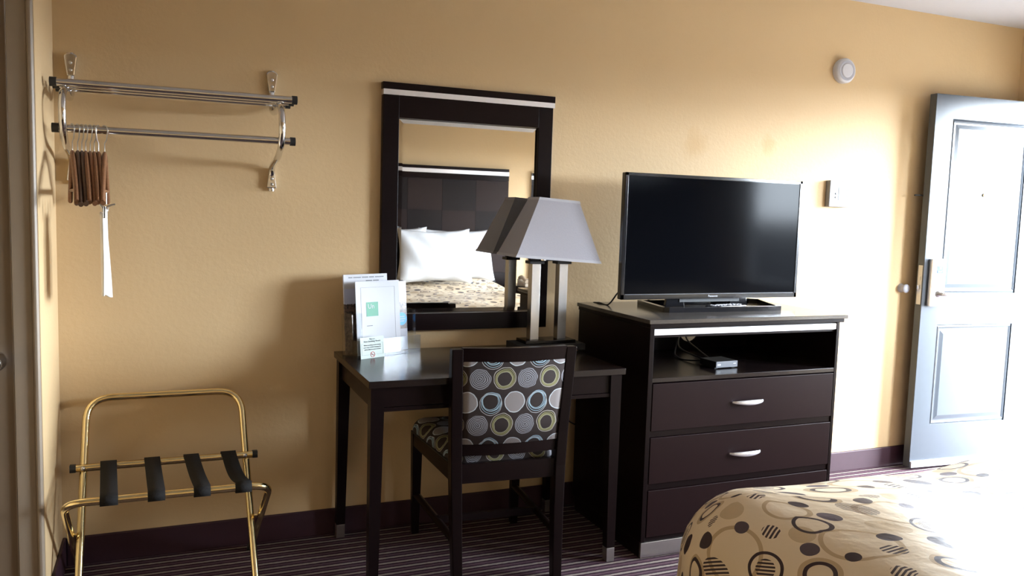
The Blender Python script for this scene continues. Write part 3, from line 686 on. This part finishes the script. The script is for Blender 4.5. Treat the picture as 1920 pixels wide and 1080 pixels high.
def hangers():
    YH, ZR = -.280, 1.5565
    names = ['nearest the left wall', 'second from the left wall', 'third from the left wall', 'fourth from the left wall', 'fifth from the left wall', 'sixth from the left wall', 'seventh from the left wall', 'farthest from the left wall with metal clips']
    xs = [-.264, -.249, -.237, -.226, -.213, -.201, -.189, -.171]
    for i, x in enumerate(xs):
        rz = math.radians([7.5, 6.5, 7, 6.5, 7, 6, 6.5, 1][i])
        t = thing('clothes_hanger', 'wooden clothes hanger on chrome rod, '+names[i], 'hanger', (x, YH, ZR), rz, 'wooden hangers on the chrome rod')
        # hook in a plane square to the rod, over it, then the straight neck
        hk = [(.0, .010, -.037)]+[(0, .0165*math.cos(a), .0165*math.sin(a)-.0015) for a in [math.radians(-35+245*k/16) for k in range(17)]]+[(0, -.010, -.030), (0, .0, -.042), (0, .0, -.078)]
        tw = math.radians(-22 if i < 6 else (30 if i == 6 else -38))
        hk = [(p[1]*math.sin(tw), p[1]*math.cos(tw), p[2]) for p in hk[1:]]
        MB().tube(hk, .0018, 8).build('hook', 'brushed', t)
        mat = 'hanger_dark' if i in (1, 2) else 'hanger'
        dz = [0, .008, .006, 0, .004, .0, .002, .0][i]
        m = MB(); L = .205
        for s in (-1, 1):
            arm = bez([(0, 0, -.080), (0, s*.035, -.090), (0, s*.11, -.140-dz), (0, s*.175, -.192-dz), (0, s*L, -.232-dz)], 6)
            m.tube(arm, .0075, 10, ry=.013, up=(1, 0, 0))
        m.build('shoulder', mat, t)
        MB().tube([(0, -.172, -.196-dz), (0, .172, -.196-dz)], .0052, 10).build('trouser_bar', mat, t)
        if i == 7:
            for y in (-.075, .05):
                c = MB().tube([(0, y, -.196), (0, y, -.238)], .003, 8)
                for sg in (-1, 1):
                    c.tube(bez([(sg*.004, y, -.262), (sg*.008, y, -.246), (sg*.026, y+.004, -.232-.006*sg)], 4), .0028, 8, ry=.010)
                    c.tube([(sg*.003, y, -.246), (sg*.002, y, -.282)], .0024, 8, ry=.012)
                c.build('clip', 'brushed', t)
    # folded white laundry bag hanging from the clips
    b = MB(); nu, nv = 16, 22; vs = []
    for j in range(nv+1):
        v = j/nv; w = .085+.05*min(1, v*3)
        for i in range(nu+1):
            u = i/nu-.5
            vs.append((-.176+.006*math.sin(u*11+v*2)+.006*v+.012*u, -.292+u*w*1.05, 1.290-.262*v-.02*(u+.5)*v-.003*math.cos(u*14)))
    N = nu+1; fs = [(j*N+i, j*N+i+1, (j+1)*N+i+1, (j+1)*N+i) for j in range(nv) for i in range(nu)]
    o = b.add(vs, fs, True).build('laundry_bag', 'bag'); md = o.modifiers.new('thickness', 'SOLIDIFY'); md.thickness = .005; md.offset = 0
    tag(o, 'folded white laundry bag hanging from the clip hanger', 'laundry bag')
hangers()

def luggage_rack():
    t = thing('luggage_rack', 'folding brass luggage rack with four black straps by the wall', 'luggage rack', (.0, -.27, 0)); oy = .27
    R = .0125
    def fil(pts, r=.07, n=8):   # round the inner corners of a polyline
        P = [Vector(p) for p in pts]; out = [P[0]]
        for a, b, c in zip(P[:-2], P[1:-1], P[2:]):
            d1 = (a-b).normalized(); d2 = (c-b).normalized(); k = min(r, (a-b).length*.45, (c-b).length*.45)
            p, q = b+d1*k, b+d2*k
            for i in range(n+1):
                u = i/n; out.append(p*(1-u)**2+b*2*u*(1-u)+q*u*u)
        out.append(P[-1]); return out
    up = fil([(-.262, -.430+oy, .012), (-.252, -.060+oy, .628), (.268, -.060+oy, .628), (.290, -.430+oy, .012)], .085)
    fr = MB().tube(up, R, 14).build('back_frame', 'brass', t); fr['label'] = 'tall brass tube frame forming the backrest and front feet'
    for x, y in ((-.262, -.430), (.290, -.430)): MB().tube([(x, y+.0+oy, .0), (x, y+.011+oy, .03)], R+.002, 14).build('rubber_foot', 'rubber', fr)
    lo = fil([(-.285, -.070+oy, .012), (-.288, -.515+oy, .402), (.325, -.515+oy, .402), (.306, -.070+oy, .012)], .065)
    f2 = MB().tube(lo, R, 14).build('front_frame', 'brass', t); f2['label'] = 'brass tube frame carrying the front strap bar'
    for x in (-.285, .306): MB().tube([(x, -.060+oy, .0), (x, -.082+oy, .026)], R+.002, 14).build('rubber_foot', 'rubber', f2)
    for s, x in ((-1, -.2715), (1, .294)):
        MB().tube([(x-.022, -.300+oy, .222), (x+.022, -.300+oy, .222)], .0055, 12).build('pivot_bolt', 'brass', t)
    YB, ZB = -.200, .418
    bar = MB().tube([(-.284, YB+oy, ZB), (.304, YB+oy, ZB)], .0145, 4, up=(0, -.72, .72)).build('rear_bar', 'brass', t)
    for a, b in ((-.297, -.278), (.298, .316)): MB().tube([(a, YB+oy, ZB), (b, YB+oy, ZB)], .0165, 4, up=(0, -.72, .72)).build('end_cap', 'rubber', bar)
    for x in (-.256, .272): MB().lathe([(.008, 0), (.007, .003), (.003, .005)], (x, YB-.0112+oy, ZB), 'y', 16).build('bolt', 'chrome', bar)
    for k, (xr, xf) in enumerate(((-.178, -.160), (-.040, -.024), (.088, .112), (.214, .240))):
        b = MB(); n = 14; sag = (.004, .004, .010, .026)[k]; top = []
        # wraps over the rear bar, spans, wraps round the front bar
        prof = [(-.200+.015, ZB-.014), (-.200+.016, ZB+.012), (-.200, ZB+.016)]
        prof += [(-.2-.315*i/n, ZB+.016-(ZB+.016-.4175)*i/n-sag*math.sin(PI*i/n)) for i in range(1, n)]
        prof += [(-.515, .4175), (-.528, .412), (-.5315, .402), (-.528, .390), (-.515, .3865), (-.505, .390)]
        w = .0255; vs = []; m = len(prof)
        for i, (y, z) in enumerate(prof):
            u = max(0, min(1, (-.2-y)/.315)); xc = xr+(xf-xr)*u
            vs += [(xc-w, y+oy, z), (xc+w, y+oy, z)]
        o = b.add(vs, [(2*i, 2*i+1, 2*i+3, 2*i+2) for i in range(m-1)], True).build('strap', 'webbing', t)
        md = o.modifiers.new('thickness', 'SOLIDIFY'); md.thickness = .0028; md.offset = 1
luggage_rack()

# ------------------------------------------------------------------ wall devices
def devices():
    t = thing('smoke_alarm', 'round white smoke alarm high on the wall', 'smoke alarm', (3.180, 0, 2.092))
    MB().lathe([(.060, 0), (.062, .006), (.062, .026), (.058, .033), (.050, .036)], (0, 0, 0), 'y', 48).build('housing', 'white_plastic', t)
    MB().lathe([(.051, .0), (.049, .0025)], (0, -.0345, 0), 'y', 48).build('vent_ring', 'white_ring', t)
    MB().lathe([(.036, 0), (.036, .003), (.030, .004)], (0, -.0355, 0), 'y', 40).build('centre_disc', 'white_plastic', t)
    t = thing('thermostat', 'white wall thermostat with a small display beside the television', 'thermostat', (3.190, 0, 1.475))
    MB().box(-.066, .066, -.030, 0, -.067, .067).build('housing', 'ivory', t, bevel=.004)
    MB().box(-.008, .032, -.0308, -.0298, -.032, .034).build('display_frame', 'grey_mark', t)
    MB().box(-.006, .030, -.0312, -.0306, -.014, .031).build('display', 'lcd', t)
    for z in (-.006, .012): MB().lathe([(.005, 0), (.005, .003)], (-.024, -.030, z-.012), 'y', 14).build('button', 'grey_mark', t)
    for k in range(4):
        for j in range(3): MB().box(.040+.0075*j, .0435+.0075*j, -.0306, -.0298, -.030+.016*k, -.019+.016*k).build('legend_mark', 'grey_mark', t)
devices()

# ------------------------------------------------------------------ the beds and what the mirror shows
def bed(x0, x1, label):
    hx, y0, y1 = (x1-x0)/2, -1.55, -3.63
    t = thing('bed', label, 'bed', ((x0+x1)/2, (y0+y1)/2, 0)); hy = (y0-y1)/2
    MB().box(-hx+.12, hx-.12, -hy+.06, hy-.12, .02, .30).build('box_spring', 'black_matte', t, bevel=.01)
    MB().box(-hx+.11, hx-.11, -hy+.03, hy-.11, .30, .60).build('mattress', 'linen', t, bevel=.05, seg=4)
    R, H = .20, .690
    prof = [(.36, H), (.28, H-.003)] + [(R*(1-math.sin(a))+.03, H-.010-.17*(1-math.cos(a))) for a in [PI/2*i/9 for i in range(1, 10)]]
    prof += [(.022, .40), (.012, .30), (.004, .20), (.0, .12)]
    def wob(x, y, z):
        k = .010*math.sin(x*7+y*3)*math.sin(y*5-x*2)+.006*math.sin(x*13-y*9)
        side = max(0, (.45-z)/.35); f = side*.016*math.sin(9*(x*1.7+y*1.7)+3*x)
        return (x+(f if abs(x) > hx-.1 else 0), y+(f if abs(y) > hy-.1 else 0), z+k*(1 if z > .3 else 0)+(.085*max(0, (-y/hy))**2 if z > .4 else 0))
    c = puff(hx, hy, .22, prof, 12, 34, 16, wob).build('bedspread', 'spread', t); c['label'] = 'cream bedspread printed with brown discs, rings and hatched circles'
    return t
bed(1.10, 2.80, 'bed with cream circle-print bedspread facing the desk')
bed(3.13, 4.46, 'second circle-print bed beside the window wall')
def pillow_mesh():
    b = MB(); n = 22; vs = []; W_, H_ = .345, .235
    for side in (1, -1):
        for j in range(n+1):
            for i in range(n+1):
                u, v = 2*i/n-1, 2*j/n-1
                th = max(0, (1-u**4)*(1-v**4))**.55*.095
                vs.append((u*W_*(1-.09*(1-v*v)), side*th+.006*math.sin(u*9+v*5), v*H_*(1-.13*(1-u*u))))
    N = n+1; o = N*N; fs = []
    for j in range(n):
        for i in range(n):
            a = j*N+i; fs.append((a, a+1, a+N+1, a+N)); fs.append((o+a, o+a+N, o+a+N+1, o+a+1))
    b.add(vs, fs, True); me = b.mesh('pillow'); bm = bmesh.new(); bm.from_mesh(me); bmesh.ops.remove_doubles(bm, verts=bm.verts, dist=.0008); bm.to_mesh(me); bm.free(); return me
pm = pillow_mesh()
for x, y, z, rz, lean, lab in ((1.435, -3.50, .955, .03, .20, 'white pillow at the far left against the headboard, seen in the mirror'), (1.690, -3.36, .955, .05, .24, 'white pillow second from the left on the bed, seen in the mirror'), (2.035, -3.215, .95, -.04, .27, 'foremost white pillow in the middle of the bed, seen in the mirror'), (2.345, -3.48, .945, -.05, .22, 'white pillow at the right end of the row, seen in the mirror')):
    o = link('pillow', pm, 'linen'); o.location = (x, y, z); o.rotation_euler = (lean, 0, rz); tag(o, lab, 'pillow', 'white pillows on the bed')
def headboard(x0, x1, cols, label):
    t = thing('headboard', label, 'headboard', ((x0+x1)/2, YF, .25)); hw = (x1-x0)/2; z1 = 1.708-.25
    MB().box(-hw, hw, 0, .022, 0, z1).build('back_board', 'wood', t)
    MB().box(-hw, hw, .022, .048, z1-.026, z1).build('cap_rail', 'woodx', t, bevel=.002)
    s = MB().box(-hw, hw, .022, .047, z1-.060, z1-.027).build('metal_strip', 'nickel_strip', t); s['label'] = 'silver strip under the headboard cap'
    MB().box(-hw, hw, .022, .045, z1-.108, z1-.061).build('upper_rail', 'woodx', t)
    w = 2*hw/cols; zt = z1-.109
    for r in range(4):
        for c in range(cols):
            a, b = -hw+c*w, -hw+(c+1)*w; zb = zt-(r+1)*.272
            MB().box(a+.0008, b-.0008, .022, .043, max(0, zb)+.0008, zt-r*.272-.0008).build('square_panel', 'hb%d' % ((r+c) % 2), t)
headboard(1.00, 2.868, 6, 'espresso checkered headboard with silver strip behind the pillows, seen in the mirror')
headboard(3.12, 4.47, 4, 'second checkered headboard nearer the window, seen at the mirror edge')
def nightstand():
    t = thing('nightstand', 'dark nightstand between the two headboards, seen in the mirror', 'nightstand', (2.995, -3.44, 0)); w = .108
    MB().box(-w-.004, w+.004, -.20, .21, .655, .68).build('top', 'woodx', t, bevel=.002)
    for s in (-1, 1): MB().box(s*w-(.018 if s > 0 else 0), s*w+(0 if s > 0 else .018), -.19, .20, 0, .655).build('side_panel', 'wood', t)
    MB().box(-w+.018, w-.018, -.19, -.18, 0, .655).build('back_board', 'wood', t)
    MB().box(-w+.018, w-.018, -.18, .19, .02, .04).build('shelf', 'wood', t)
    for a, b in ((.04, .33), (.35, .64)):
        d = MB().box(-w+.02, w-.02, .18, .202, a, b).build('drawer', 'drawer_wood', t, bevel=.002); MB().tube([(-.03, .212, (a+b)/2), (.03, .212, (a+b)/2)], .006, 10).build('handle', 'nickel_strip', d)
    p = thing('telephone', 'beige telephone on the nightstand, seen in the mirror', 'telephone', (2.99, -3.40, .68))
    MB().prism([(-.09, 0), (.09, 0), (.09, .025), (-.09, .06)], 'x', -.075, .075).build('body', 'taupe_trim', p, bevel=.004)
    MB().tube(bez([(-.055, -.08, .066), (-.055, -.03, .078), (-.055, .03, .058), (-.055, .08, .044)], 5), .017, 12).build('handset', 'taupe_trim', p)
    for i in range(3):
        for j in range(4): MB().box(-.005+i*.02, .009+i*.02, .0+j*.018-.03, .012+j*.018-.03, .036-j*.0034, .046-j*.0034).build('key', 'white_ring', p)
nightstand()
